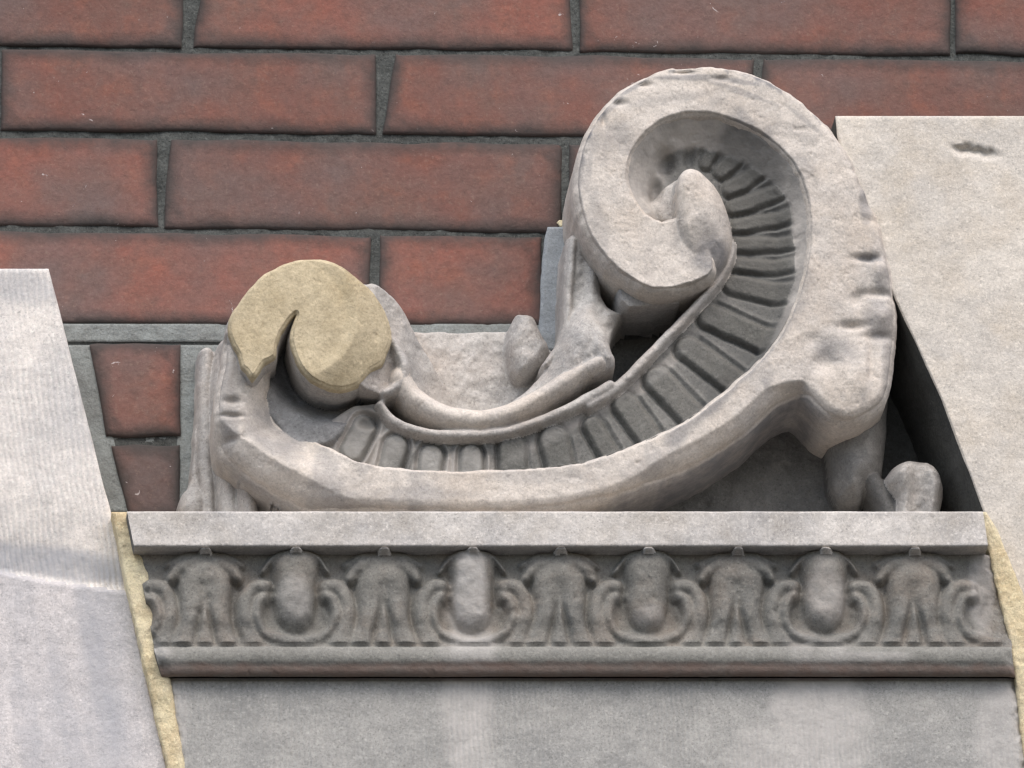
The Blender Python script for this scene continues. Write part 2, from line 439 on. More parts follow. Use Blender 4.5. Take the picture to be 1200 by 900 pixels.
def blob(cx, cy, rx, ry, ang, h, hb, name, mat, p=2.0, wz=1.0, label=None):
    """rounded boss: h at the centre, falling to hb at its outline"""
    c = comp(cx, cy, h, D0); m = max(rx, ry)+5
    sl_ = bbox([c], m)
    x = uu[sl_]-c[0]; y = vv[sl_]-c[1]; a = math.radians(ang)
    xr = (x*math.cos(a)+y*math.sin(a))/rx; yr = (-x*math.sin(a)+y*math.cos(a))/ry
    r = np.sqrt(xr*xr+yr*yr)-wn[sl_]*.012*wz
    hh = hb+(h-hb)*np.power(np.clip(1-np.power(np.clip(r, 0, 1), p), 0, 1), 1/p)+fine[sl_]*.8*wz
    e = 3.0/min(rx, ry)
    hh = np.where(r < 1, hh, -30+(hb+30)*sstep(1+e, 1, r))
    return add_layer(sl_, np.where(r < 1+e, hh, -99), name, mat, label)

# --- stone behind the scroll
poly_layer([(212, 640), (212, 590), (222, 560), (228, 470), (229, 425), (236, 412), (270, 405), (300, 470), (420, 520), (480, 500), (455, 400), (480, 387), (598, 386), (640, 405), (665, 420), (672, 500), (676, 560), (680, 640)],
           26, 'backing_stone', m_mid, rnd=(5, 5), sm=1, noise=1.6)
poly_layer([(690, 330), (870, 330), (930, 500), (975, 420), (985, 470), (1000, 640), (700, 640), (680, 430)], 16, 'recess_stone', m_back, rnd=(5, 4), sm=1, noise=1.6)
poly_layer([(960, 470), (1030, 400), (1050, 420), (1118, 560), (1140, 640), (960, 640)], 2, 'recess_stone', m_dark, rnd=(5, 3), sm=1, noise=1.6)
# left edge mouldings
line_layer([(242, 412), (241, 470), (241, 530), (244, 600), (244, 640)], 44, 9, 14, 'upright_roll', m_mid, base=20)
line_layer([(268, 405), (262, 440), (262, 500), (268, 560), (272, 640)], 66, 14, 26, 'upright_roll', m_mid, base=20)
blob(226, 592, 17, 28, 0, 50, 24, 'leaf_lobe', m_mid)
line_layer([(289, 556), (290, 580), (291, 610)], 82, 12, 22, 'leaf_lobe', m_mid, base=20)
# right hand pieces below the big lump
poly_layer([(974, 440), (1042, 430), (1042, 530), (1034, 556), (1020, 566), (1012, 580), (994, 580), (981, 566), (974, 530)], 92, 'stem', m_trunk, rnd=(30, 44), noise=1.4, base=0)
line_layer([(1024, 560), (1036, 580), (1048, 612)], 80, 12, 24, 'leaf_lobe', m_back, base=0)
poly_layer([(1036, 566), (1042, 548), (1056, 538), (1074, 533), (1094, 539), (1106, 552), (1110, 575), (1106, 600), (1112, 625), (1040, 630), (1048, 600), (1050, 580)], 100, 'leaf_lobe', m_mid, rnd=(18, 24), noise=2.6, base=0, ph=96, hfun=lambda x, y, sd: 102+7*np.sin(x*.16+1)-(.35*np.clip(y-540, 0, 90)))
# --- stem under the big volute, running down into the inner moulding
poly_layer([(668, 268), (712, 268), (706, 330), (716, 352), (733, 364), (722, 385), (714, 410), (722, 432), (700, 450), (640, 470), (560, 500), (540, 492), (600, 462), (636, 430), (652, 400), (660, 370), (662, 320)],
           96, 'stem', m_mid, rnd=(18, 24), noise=2.2, base=10, hfun=lambda x, y, sd: 96+40*sstep(330, 400, y)*sstep(620, 700, x)+5*np.sin((x+y*.35)/8.0)*sstep(.0, 30, sd))
line_layer([(672, 280), (667, 340), (664, 390), (640, 425)], 100, (6, 4), 12, 'stem', m_mid)
poly_layer([(600, 372), (606, 362), (617, 361), (629, 366), (636, 384), (646, 402), (640, 424), (612, 440), (596, 420), (594, 395)], 68, 'bead', m_mid, rnd=(17, 24), noise=2.6, base=20)
poly_layer([(722, 336), (808, 330), (806, 344), (796, 357), (770, 360), (736, 362), (726, 352)], 116, 'web', m_mid, rnd=(3, 3), noise=.4, sm=1, base=10)
# --- channel floor (the trough that carries the ribs)
chan = [(395, 478), (440, 462), (500, 505), (555, 512), (620, 498), (680, 475), (722, 452), (745, 430), (790, 385), (830, 350), (852, 318),
        (850, 300), (830, 325), (800, 325), (760, 300), (735, 275), (722, 235), (728, 180), (755, 145), (800, 125), (850, 128), (905, 155), (945, 200), (962, 260), (955, 340), (930, 400), (880, 460), (800, 512), (720, 545), (600, 568), (500, 568), (430, 560), (380, 530), (370, 500)]
inner = smooth(C([(475, 549), (560, 551), (633, 546), (683, 540), (733, 524), (790, 500), (835, 470), (880, 432), (912, 392), (935, 345), (948, 285), (944, 228), (926, 190), (897, 163), (863, 144),
       (823, 134), (787, 139), (759, 156), (741, 181), (736, 207), (743, 231), (757, 248)], 150), 2, False)
def chanh(x, y, sd):
    d, _ = seg_dist(x, y, inner, False)
    wd = 8+26*sstep(430, 300, y)
    return 112+34*np.clip(1-d/wd, 0, 1)**1.4
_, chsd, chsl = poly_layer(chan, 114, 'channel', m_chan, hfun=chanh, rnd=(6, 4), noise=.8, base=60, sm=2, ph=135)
# --- thin ridge on the inner side of the ribs
line_layer([(858, 284), (858, 296), (854, 308), (840, 332), (814, 359), (785, 390), (762, 414), (742, 436), (716, 458), (690, 472)], 127, (4, 6.5), 9, 'inner_ridge', m_mid, base=108)
# --- inner mouldings over the ribs
line_layer([(470, 440), (484, 462), (520, 482), (556, 488), (600, 480), (650, 452), (684, 430), (704, 420)], 136, (16, 12), 30, 'inner_roll', m_rim, base=80)
line_layer([(446, 472), (462, 492), (500, 505), (550, 508), (600, 502), (650, 484), (690, 464), (716, 450)], 130, (6, 7), 12, 'inner_roll', m_mid, base=100)
# --- skirt of weathered stone right of the repaired curl
curl = [(266, 384), (270, 371), (281, 354), (292, 340), (307, 325), (327, 312), (342, 307), (360, 304), (380, 306), (405, 316), (424, 328), (440, 343), (452, 361), (458, 376), (461, 392), (454, 408), (449, 421), (436, 429), (421, 446),
        (400, 454), (375, 451), (357, 440), (346, 422), (340, 397), (343, 380), (347, 369), (338, 378), (330, 392), (325, 406), (323, 420), (310, 427), (304, 436), (296, 447), (289, 437), (282, 432), (278, 418), (270, 402)]
poly_layer([(385, 345), (424, 342), (452, 350), (476, 368), (494, 396), (514, 424), (545, 470), (540, 500), (470, 478), (425, 470), (400, 450), (380, 380)],
           100, 'curl_flank', m_mid, rnd=(5, 6), ph=100, noise=1.6, hfun=lambda x, y, sd: 136-np.clip((x-440)*.75+(y-400)*.10, -6, 84)+5*np.sin((x-.3*y)/9.0)*sstep(455, 480, x)*sstep(470, 430, y), base=10)
line_layer([(462, 400), (474, 425), (470, 446), (452, 458)], 136, 6, 10, 'curl_flank', m_mid)
# --- hollow under the curl
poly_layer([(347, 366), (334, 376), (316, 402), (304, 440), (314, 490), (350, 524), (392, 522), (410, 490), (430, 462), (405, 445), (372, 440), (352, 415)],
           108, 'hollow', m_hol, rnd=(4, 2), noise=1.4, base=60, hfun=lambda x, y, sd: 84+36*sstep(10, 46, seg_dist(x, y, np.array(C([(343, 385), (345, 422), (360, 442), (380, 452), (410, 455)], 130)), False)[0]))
# --- rim
rim = [(675, 214), (681, 172), (699, 135), (728, 105), (765, 84.5), (806, 76), (858, 79), (904, 95), (941, 118), (970, 145), (993, 178), (1014, 214), (1031, 258), (1044, 313), (1050, 364),
       (1048, 405), (1043, 453), (1032, 474), (1013, 488), (990, 493), (970, 486), (957, 474), (940, 458), (913, 469), (877, 502), (833, 530), (800, 546), (760, 562), (720, 578), (660, 592), (590, 597), (500, 597), (430, 594), (383, 592), (350, 583),
       (315, 566), (290, 548), (267, 530), (258, 512), (254, 480), (256, 450), (262, 425), (264, 400), (275, 380), (320, 400), (316, 425), (316, 455), (326, 482), (348, 500), (372, 508), (394, 526), (430, 541), (483, 549), (560, 551),
       (633, 546), (683, 540), (733, 524), (790, 500), (835, 470), (880, 432), (912, 392), (935, 345), (948, 285), (944, 228), (926, 190), (897, 163), (863, 144),
       (823, 134), (787, 139), (759, 156), (741, 181), (736, 207), (743, 231), (757, 248), (776, 257), (792, 254), (812, 262), (832, 290), (838, 318), (822, 331), (800, 338), (765, 341), (738, 328), (712, 308), (691, 278), (679, 245)]
outer = smooth(C(rim[:44], 152), 2, False)
def rimh(x, y, sd):
    h = 154+0*x
    do, _ = seg_dist(x, y, outer, False)
    h = h-(12-9*sstep(230, 150, y))*(1-np.clip(do/12, 0, 1))**2
    bw = 26*sstep(450, 350, x)*sstep(480, 520, y)+20*sstep(690, 800, x)*sstep(955, 935, x)*sstep(430, 460, y)
    h = h-.95*np.clip(bw-do, 0, 40)
    h = h-34*sstep(415, 350, x)*sstep(26, 80, do)
    h = h-10*np.exp(-((x-300)**2+(y-470)**2)/(60**2))             # lower round the small curl
    h += 10*np.exp(-((x-1000)**2+(y-445)**2)/(34**2))             # swelling of the drooping lobe
    h -= 9*np.exp(-((x-968)**2+(y-425)**2)/(14**2))
    for cx, cy, rx, ry, dp in ((1018, 236, 9, 12, 9), (1024, 258, 14, 6, 4), (1016, 303, 16, 4, 9), (1030, 345, 22, 5, 7), (1005, 352, 8, 9, 7), (998, 383, 16, 5, 8), (1035, 395, 26, 5, 6), (985, 142, 8, 14, 10), (1030, 320, 10, 12, -6), (1032, 372, 12, 12, -7), (1010, 215, 5, 9, 6), (1006, 200, 10, 3, 5),
                               (755, 100, 9, 3, 6), (724, 122, 10, 3.5, 6), (800, 86, 14, 2.5, 5), (845, 93, 9, 2.5, 5), (707, 142, 3, 8, 5), (272, 468, 10, 4, 7), (272, 485, 14, 2.5, 8), (270, 512, 12, 4, 5), (1020, 425, 5, 30, 5), (952, 400, 14, 9, 3)):
        c = comp(cx, cy, 150, D0)
        h -= dp*np.exp(-((x-c[0])/rx)**2-((y-c[1])/ry)**2)
    return h
rim_id, rimsd, rimsl = poly_layer(rim, 154, 'rim', m_rim, rnd=(3.5, 3), noise=1.0, hfun=rimh, sm=2, base=8, ph=152, w_=5.0)
# eye of the volute
poly_layer([(764, 236), (768, 222), (780, 211), (796, 203), (812, 205), (812, 262), (800, 268), (786, 262), (772, 254)], 142, 'rim_end', m_mid, rnd=(9, 9), noise=1.3, base=95, hfun=lambda x, y, sd: 133+.1*(x-790))
def eyeh(x, y, sd):
    c = comp(806, 222, 170, D0)
    d = (x-c[0])*.50+(y-c[1])*.866
    e = (x-c[0])*.866-(y-c[1])*.50
    return 172-.0034*np.clip(d+6, 0, 200)**2-.020*np.clip(e, 0, 99)**2+3*fbm(x, y, 26, 3, 71)
eye_id, _, _ = poly_layer([(791, 222), (794, 207), (804, 198), (820, 196), (836, 204), (848, 218), (858, 242), (861, 268), (857, 292), (847, 312), (832, 326), (818, 318), (808, 298), (799, 276), (793, 252), (791, 230)],
                          172, 'volute_eye', m_rim, rnd=(12, 10), hfun=eyeh, sm=3, ph=160, base=112)
# --- the repaired curl
def curlh(x, y, sd):
    cx, cy = comp(380, 385, 165, D0)
    c = comp(345, 368, 165, D0)
    rr = np.hypot(x-c[0], y-c[1])
    q = np.clip(rr-75, 0, 40)*sstep(350, 385, x)
    return 168-q*.62-2.5*np.exp(-((rr-60)/8)**2)*sstep(360, 400, x)-3*sstep(40, 0, np.hypot(x-cx+8, y-cy-4))*0
poly_layer(curl, 150, 'curl_core', m_mid, rnd=(3, 2), noise=.5, w_=7.0, hfun=lambda x, y, sd: curlh(x, y, sd)-14, sm=2, ph=160, base=80)
curl_id, _, _ = poly_layer(curl, 168, 'repair_patch', m_tan, rnd=(2, 1), noise=.35, hfun=curlh, sm=2, ph=160, base=60, fn=.35, w_=4.0)

# --- ribs (flutes) standing in the channel, with a sunk line round each and a fine ridge between
ribs = [((428, 499), (412, 528), 15), ((465, 522), (455, 556), 15), ((506, 533), (500, 575), 15), ((552, 533), (551, 575), 15), ((600, 524), (602, 570), 17), ((649, 514), (660, 562), 17),
        ((694, 498), (722, 545), 13), ((733, 474), (768, 522), 16), ((770, 444), (815, 490), 16.5), ((806, 407), (864, 450), 16), ((832, 370), (902, 402), 16), ((860, 332), (930, 349), 14),
        ((861, 307), (935, 315), 10), ((862, 284), (935, 287), 10), ((864, 263), (935, 254), 10.5), ((862, 241), (925, 222), 11), ((856, 219), (908, 190), 11.5), ((846, 199), (882, 162), 11.5), ((828, 189), (842, 156), 10)]
floor = H.copy()
for k, (a, b, r) in enumerate(ribs):
    a = np.array(comp(*a, 116, D0)); b = np.array(comp(*b, 116, D0))
    sl_ = bbox([a, b], r+8)
    d, t = seg_dist(uu[sl_]+.0, vv[sl_], np.array([a, b]), False)
    if k == 5 or k == 4: d = d-1
    sd = r-d+wn[sl_]*.3
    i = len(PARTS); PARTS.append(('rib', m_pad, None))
    ch = ID[sl_] == 4+0
    cid = [n for n, p in enumerate(PARTS) if p[0] == 'channel'][0]
    ch = ID[sl_] == cid
    nx = np.array([-(b-a)[1], (b-a)[0]]); nx = nx/np.linalg.norm(nx)
    side = (u[sl_]-a[0])*nx[0]+(v[sl_]-a[1])*nx[1]
    lit = sstep(-r, r*.6, side)
    if k < 4: lit = 1-lit*.6
    dh = (5.5 if k < 11 else 5.0)*sstep(0, 6, sd)-((1.5+4.5*lit) if k < 11 else (.6+2.6*lit))*np.exp(-((sd+.6)/(2.2 if k < 11 else 1.7))**2)
    dh += (2.6 if k < 11 else 1.5)*np.exp(-((side+r+6.0)/2.2)**2)*(t > .02)*(sd < -2)
    if k < 4: dh += 3.4*np.exp(-((sd+4.5)/2.2)**2)
    di, _ = seg_dist(u[sl_], v[sl_], inner, False)
    lim = (9+9*sstep(330, 250, v[sl_])+10*sstep(230, 170, v[sl_]))*sstep(430, 370, v[sl_])+fbm(u[sl_], v[sl_], 9, 3, 77)*2.5*(v[sl_] < 400)
    on = sstep(lim-3.5, lim+3.5, di)
    H[sl_] = np.where(ch, H[sl_]+dh*on-2.5*on*(k > 10)*sstep(-4, 0, sd), H[sl_])
    ID[sl_] = np.where(ch & (sd > -.5) & (di > lim), i, ID[sl_])
# dark pocket between channel end and the eye
for cx, cy, rx, ry, dp in ((779, 190, 11, 13, 16), (768, 226, 7, 18, 14), (808, 186, 7, 12, 9), (432, 495, 14, 8, 12), (1052, 400, 3, 3, 0)):
    c = comp(cx, cy, 112, D0)
    g = np.exp(-(((u-c[0])/rx)**2+((v-c[1])/ry)**2)**1.5)
    H -= np.where((ID != eye_id) & (ID != rim_id), dp*g, 0)

_bk = (ID >= 0) & np.isin(ID, [n for n, p in enumerate(PARTS) if p[0] in ('backing_stone', 'curl_flank', 'stem', 'bead', 'recess_stone', 'hollow', 'leaf_lobe')])
H = H+np.where(_bk, 3.0*fbm(u, v, 16, 4, 95)-8*np.clip(fbm(u, v, 24, 4, 96)-.35, 0, 1), 0)
# gentle blur to weather the carving (keeps outlines, softens stair steps)
def blur(a, n):
    for _ in range(n):
        p = np.pad(a, 1, mode='edge')
        a = (p[1:-1, 1:-1]*4+(p[:-2, 1:-1]+p[2:, 1:-1]+p[1:-1, :-2]+p[1:-1, 2:])*2+p[:-2, :-2]+p[2:, 2:]+p[:-2, 2:]+p[2:, :-2])/16
    return a
H = blur(H, 1)
_on = H > 20
H = H-np.where(_on, 2.0*np.clip(fbm(u, v, 7, 3, 91)-.42, 0, 1)+5*np.clip(fbm(u, v, 17, 4, 92)-.45, 0, 1)+.25*fbm(u, v, 5, 2, 93), 0)
P = W(u, v, D0); P[..., 1] = -H*S
N = grid_normals(P)
def Hs(x, y):
    a = np.clip((x-u[0, 0])/ST, 0, u.shape[1]-1.001); b = np.clip((y-v[0, 0])/ST, 0, u.shape[0]-1.001)
    i = a.astype(int); j = b.astype(int); a = a-i; b = b-j
    return (H[j, i]*(1-a)+H[j, i+1]*a)*(1-b)+(H[j+1, i]*(1-a)+H[j+1, i+1]*a)*b
def side_ribbon(name, q, sec, mat, hcap=None):
    """worn arris and flank running round the outline q; sec = [(offset outwards, drop from the face or absolute height)]"""
    L = np.concatenate([[0], np.cumsum(np.linalg.norm(np.diff(np.vstack([q, q[:1]]), axis=0), axis=1))])
    sN = np.arange(0, L[-1], 1.5); qq = np.vstack([q, q[:1]])
    x = np.interp(sN, L, qq[:, 0]); y = np.interp(sN, L, qq[:, 1])
    for _ in range(2): x = (np.roll(x, 1)+2*x+np.roll(x, -1))/4; y = (np.roll(y, 1)+2*y+np.roll(y, -1))/4
    tx = np.roll(x, -2)-np.roll(x, 2); ty = np.roll(y, -2)-np.roll(y, 2); l = np.hypot(tx, ty)+1e-9
    nx, ny = ty/l, -tx/l
    ar = np.sum(x*np.roll(y, -1)-y*np.roll(x, -1))
    if ar < 0: nx, ny = -nx, -ny
    x = x-fbm(x, y, 30, 3, 21)*1.6; y = y-fbm(x, y, 30, 3, 22)*1.6
    o0 = fbm(x, y, 26, 4, 11)*1.0
    face = Hs(x-nx*3, y-ny*3); face5 = Hs(x+nx*(sec[0][0]+o0), y+ny*(sec[0][0]+o0))
    if hcap is not None: face = np.minimum(face, hcap)
    for _ in range(2): face = (np.roll(face, 1)+2*face+np.roll(face, -1))/4
    rows_ = []
    for off, d, ab in sec:
        e = .7*fbm(x, y+d*3.1, 11, 3, 97)
        hh = (np.full(x.shape, float(d)) if ab else face-d)
        if off < -3.5: hh = face5-.15
        off = off-1.2 if off < 2 else off+.4
        X_, Y_ = x+nx*(off+o0+e*(off > -3)), y+ny*(off+o0+e*(off > -3))
        Q = W(X_, Y_, D0); Q[..., 1] = -hh*S; rows_.append(Q)
    Q = np.stack(rows_, 0); Q = np.concatenate([Q, Q[:, :1]], 1)
    xx = np.concatenate([x, x[:1]]); yy = np.concatenate([y, y[:1]])
    g = np.repeat(spots(xx, yy, [(860, 520, 190, 50, -35, .9), (330, 560, 90, 20, 25, .5)], 86)[None], Q.shape[0], 0)  # flank turns darker along the lower-right and lower-left undersides
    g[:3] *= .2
    grid_part(name, Q, None, np.ones((Q.shape[0]-1, Q.shape[1]-1), bool), mat, scroll, {'grime_shade': g, 'wash': g*0})
fid = ID[:-1, :-1].copy()
hm = np.maximum(np.maximum(H[:-1, :-1], H[1:, 1:]), np.maximum(H[1:, :-1], H[:-1, 1:]))
for a_ in (ID[1:, 1:], ID[:-1, 1:], ID[1:, :-1]):
    fid = np.where(fid < 0, a_, fid)
vis = hm > -14
def spots(x, y, L, sd):
    o = np.zeros(x.shape); nz = fbm(x, y, 24, 5, sd)*.55
    for cx, cy, rx, ry_, ang, am in L:
        aa = math.radians(ang); dx = x-cx; dy = y-cy
        q = np.sqrt(((dx*math.cos(aa)+dy*math.sin(aa))/rx)**2+((-dx*math.sin(aa)+dy*math.cos(aa))/ry_)**2)
        o = np.maximum(o, am*sstep(1.15, .55, q+nz*.6))
    return o
gr_ = spots(u, v, [(860, 440, 130, 17, -47, .75), (320, 500, 55, 32, 50, .6), (980, 412, 34, 18, 10, .5), (780, 118, 70, 7, -8, .3), (745, 100, 30, 5, -35, .7), (720, 122, 20, 5, -50, .7), (810, 92, 45, 4, 0, .6), (860, 96, 35, 3.5, 8, .6),
                   (885, 185, 60, 40, 50, .8), (895, 270, 36, 90, 0, .8), (835, 300, 30, 30, 0, .55), (640, 560, 90, 10, 0, .25), (1015, 240, 9, 26, 0, .6), (1018, 303, 18, 5, 5, .7), (700, 260, 12, 50, -10, .4), (480, 580, 90, 9, 0, .4), (1030, 375, 22, 30, 0, .5), (1040, 430, 8, 50, 0, .4), (840, 560, 90, 14, -32, .6), (620, 545, 60, 5, 0, .3), (270, 470, 14, 60, 0, .5), (835, 300, 26, 22, -30, .8), (870, 110, 50, 4, 20, .5), (940, 140, 30, 4, 40, .4), (690, 200, 5, 40, 5, .4)], 81)  # stains, plus shade painted on the eye's downturned lower right
ws_ = spots(u, v, [(551, 540, 30, 26, 0, .8), (505, 540, 24, 26, 0, .75), (430, 500, 60, 40, 20, .7), (700, 465, 120, 12, -32, .35), (940, 300, 15, 110, 4, .8), (915, 200, 20, 50, -38, .7), (860, 150, 60, 18, 22, .75), (800, 400, 90, 8, -45, .4), (745, 200, 25, 70, 0, .8), (790, 145, 60, 14, -10, .5), (440, 500, 30, 20, 30, .4)], 82)
DI, _ = seg_dist(u, v, inner, False)
LM = (9+9*sstep(330, 250, v)+10*sstep(230, 170, v))*sstep(430, 370, v)+fbm(u, v, 9, 3, 77)*2.5
ws_ = np.maximum(ws_*np.where((v < 400) & (DI > LM), .25, 1), sstep(LM+2, LM-5, DI)*(v < 400)*.95)
ws_ = np.maximum(ws_, .8*sstep(795, 770, u)*(v < 280))
_do, _ = seg_dist(u, v, outer, False)
gr_ = np.maximum(gr_, sstep(11, 4, _do+3*fbm(u, v, 6, 3, 88))*sstep(-.05, .25, fbm(u, v, 19, 4, 89))*sstep(260, 160, v)*.95)
gr_ = np.maximum(gr_, sstep(.12, .5, fbm(u, v, 55, 5, 90))*.45)
AT = {'grime_shade': gr_, 'wash': ws_}
for i, (nm, mt, lb) in enumerate(PARTS):
    o = grid_part(nm, P, N, (fid == i) & vis, mt, scroll, AT)
    if o is not None and lb: o['label'] = lb
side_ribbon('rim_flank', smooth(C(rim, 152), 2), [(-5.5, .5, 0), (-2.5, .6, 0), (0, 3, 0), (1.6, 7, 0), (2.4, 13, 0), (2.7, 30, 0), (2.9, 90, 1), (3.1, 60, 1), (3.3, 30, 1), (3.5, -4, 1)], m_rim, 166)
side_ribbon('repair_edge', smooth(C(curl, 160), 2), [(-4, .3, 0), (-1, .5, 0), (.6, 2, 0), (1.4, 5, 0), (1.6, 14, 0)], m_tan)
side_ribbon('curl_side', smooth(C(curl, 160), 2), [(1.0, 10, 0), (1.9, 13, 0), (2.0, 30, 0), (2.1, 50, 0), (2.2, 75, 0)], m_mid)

# ------------------------------------------------------------------ cornice block
HC = 168.0
cap = root('cornice_block', W(650, 900, 75), 'carved egg and dart stone cornice with tooled panel below the scroll', 'stonework')
def xl(y): return np.interp(y, [560, 600, 640, 690, 760, 795, 905, 1300], [146, 149, 157, 168, 181, 191, 213, 300])
def xr(y): return np.interp(y, [560, 600, 640, 690, 740, 795, 905, 1300], [1146, 1152, 1158, 1170, 1184, 1191, 1203, 1300])
rowl = []     # (y, h used for x/z, actual h)
for hh_ in (20, 80, 140, 180, 188): rowl.append((598.0, 195, hh_))
for dy_, hh_ in ((.3, 191.5), (1.2, 193.8), (2.5, 195)): rowl.append((598+dy_, 195, hh_))
for y_ in np.arange(602, 638.5, 1.5): rowl.append((y_, 195, 195))
rowl += [(639.0, 195, 194.6), (640.0, 195, 193.5), (640.4, 195, 191.5), (640.5, 195, 188), (640.5, 195, 182), (640.5, 195, 176), (640.6, 195, 170)]
nb0 = len(rowl)
y0b = 640.6+9.2
for y_ in np.arange(y0b, 757, 1.25): rowl.append((y_, HC, HC))
nb1 = len(rowl)
prof = [(757.5, 175), (758.5, 178), (760, 180.5), (762.5, 182), (766, 182.8), (770, 182.8), (773.5, 182), (776.5, 180.5), (779, 178.6), (782, 177.6), (785, 176.4), (788, 174.6), (790.5, 172), (792.5, 168.8), (793.8, 165), (794.6, 161), (795.2, 158), (796.8, 156.5)]
for y_, h_ in prof: rowl.append((y_, h_, h_))
nb2 = len(rowl)
for y_ in np.arange(798.5, 912, 2.2): rowl.append((y_, 156, 156))
for y_ in np.arange(915, 1260, 12): rowl.append((y_, 156, 156))
ry = np.array([r_[0] for r_ in rowl]); rh = np.array([r_[1] for r_ in rowl]); ra = np.array([r_[2] for r_ in rowl])
nc = 760
t = np.linspace(0, 1, nc)[None, :]
X = xl(ry)[:, None]*(1-t)+xr(ry)[:, None]*t; Y = np.repeat(ry[:, None], nc, 1)
rel = np.zeros(X.shape); FI = np.zeros(X.shape, int)      # 0 frieze ground
b = slice(nb0, nb1)
xb = X[b]+fbm(X[b], Y[b], 22, 3, 51)*1.3; yb = Y[b]+fbm(X[b], Y[b], 22, 3, 52)*1.3
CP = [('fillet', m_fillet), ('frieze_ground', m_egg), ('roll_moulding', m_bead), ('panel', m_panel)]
rel_b = np.zeros(xb.shape); id_b = np.ones(xb.shape, int)
# coved ground: comes forward to the bottom
cove = -6*np.sin(np.clip((yb-650)/105, 0, 1)*math.pi)+5*sstep(735, 757, yb)
def capsule(pts, rad, h, n=4):
    q = smooth(np.array(pts, float), n, False)
    m = (xb > q[:, 0].min()-25) & (xb < q[:, 0].max()+25)
    c0 = np.nonzero(m.any(0))[0]
    if len(c0) == 0: return None
    cs = slice(c0[0], c0[-1]+1)
    d, tt = seg_dist(xb[:, cs], yb[:, cs], q, False)
    r = rad[0]+(rad[1]-rad[0])*tt if isinstance(rad, tuple) else rad
    return cs, h*np.sqrt(np.clip(1-(d/r)**2, 0, 1)), d < r
def put(res, pid):
    if res is None: return
    cs, hh, m = res
    mm = m & (hh > rel_b[:, cs]); rel_b[:, cs] = np.where(mm, hh, rel_b[:, cs]); id_b[:, cs] = np.where(mm, pid, id_b[:, cs])
eggs = [346, 553, 758, 965]; darts = [240, 449, 655, 863, 1070]
rr_ = np.random.RandomState(8)
def newpart(nm, mt): CP.append((nm, mt)); return len(CP)-1
def mir(pts, cx, s): return [(cx+s*x, y) for x, y in pts]
for cx in eggs+[140, 1171]:                      # husks (curled shells either side of each egg)
    if cx in (140,): sides = (1,)
    elif cx == 1171: sides = (-1,)
    else: sides = (-1, 1)
    dj = rr_.uniform(-1.5, 1.5)
    for s_ in sides:
        pid = newpart('husk', m_egg)
        put(capsule(mir([(34, 690), (48, 690), (59, 706), (59, 730), (50, 757)], cx+dj, s_), (10, 12), 19), pid)
        put(capsule(mir([(31, 700), (42, 705), (47, 723), (39, 741), (18, 751), (0, 754)], cx+dj, s_), (9, 6), 20), pid)
        put(capsule(mir([(22, 698), (30, 716), (28, 734), (14, 744)], cx+dj, s_), (12, 9), 5), pid)
for cx in darts:                          # leaf darts
    dj = rr_.uniform(-1.5, 1.5)
    pid = newpart('leaf_dart', m_egg)
    for s_ in (-1, 1):
        put(capsule(mir([(3, 678), (12, 684), (14, 706), (16, 730), (27, 757)], cx+dj, s_), (22, 12), 22), pid)
        put(capsule(mir([(0, 664), (18, 664), (31, 670), (40, 680)], cx+dj, s_), (15, 7), 16), pid)
        put(capsule(mir([(4, 652), (26, 655), (44, 664)], cx+dj, s_), (6, 4), 9), pid)
    put(capsule([(cx+dj, 690), (cx+dj, 725), (cx+dj, 757)], (6, 11), 20), pid)
    sl_x = np.exp(-((np.abs(xb-cx-dj)-(1+11*sstep(695, 757, yb)))/2.4)**2)*sstep(690, 735, yb)
    rel_b = rel_b-np.where(id_b == pid, 12*sl_x, 0)
for cx in eggs:                           # eggs
    pid = newpart('egg', m_egg)
    x_ = (xb-cx)/(24.5+6*sstep(690, 655, yb)); y_ = (yb-(691))/52
    r2 = np.power(np.abs(x_), 2.3)+np.power(np.abs(y_), 3.2+0*y_)
    hh = 25*np.power(np.clip(1-r2, 0, 1), .55)
    mm = (r2 < 1) & (hh > rel_b-(6))
    # a dark cut round the egg
    cut = np.exp(-((np.sqrt(r2)-1.09)/.075)**2)
    rel_b = np.where(r2 >= 1, rel_b-(10+9*sstep(690, 730, yb))*cut*(yb > 676), rel_b)
    rel_b = np.where(mm, np.maximum(hh, 2), rel_b); id_b = np.where(mm, pid, id_b)
    for s_ in (-1, 1):
        rel_b = rel_b-np.where(id_b != pid, 24*np.exp(-(((xb-cx-s_*26)/8)**2+((yb-731)/9)**2)**1.3)+12*np.exp(-(((xb-cx-s_*29)/3.5)**2+((yb-705)/16)**2)), 0)
        put(capsule(mir([(10, 651), (26, 657), (38, 672)], cx, s_), (5, 3), 14), pid)
for cx in eggs+darts:                     # small tips rising onto the fillet
    m = (np.abs(xb-cx) < 8.5) & (yb < 656)
    hh = 31*sstep(656, 651.5, yb)*sstep(8.5, 5.5, np.abs(xb-cx))
    id_b = np.where((hh > 8) & (hh > rel_b), 0, id_b); rel_b = np.maximum(rel_b, hh)
rel_b = rel_b*.9*(1-.62*sstep(722, 756, yb))-7*np.clip(fbm(X[b], Y[b], 15, 4, 59)-.32, 0, 1)*(rel_b > 6)+cove+fbm(X[b], Y[b], 10, 3, 53)*1.3+fbm(X[b], Y[b], 34, 3, 54)*1.5
fade = 1+0*yb; id_b = np.where(yb > 755.2, 1, id_b)
rel[b] = rel_b*fade
rel[b] = blur(rel[b], 3)
FI[:nb0] = 0; FI[b] = id_b; FI[nb1:nb2] = 2; FI[nb2:] = 3
rel[:nb0] += (fbm(X[:nb0], Y[:nb0], 30, 4, 55)*1.2)
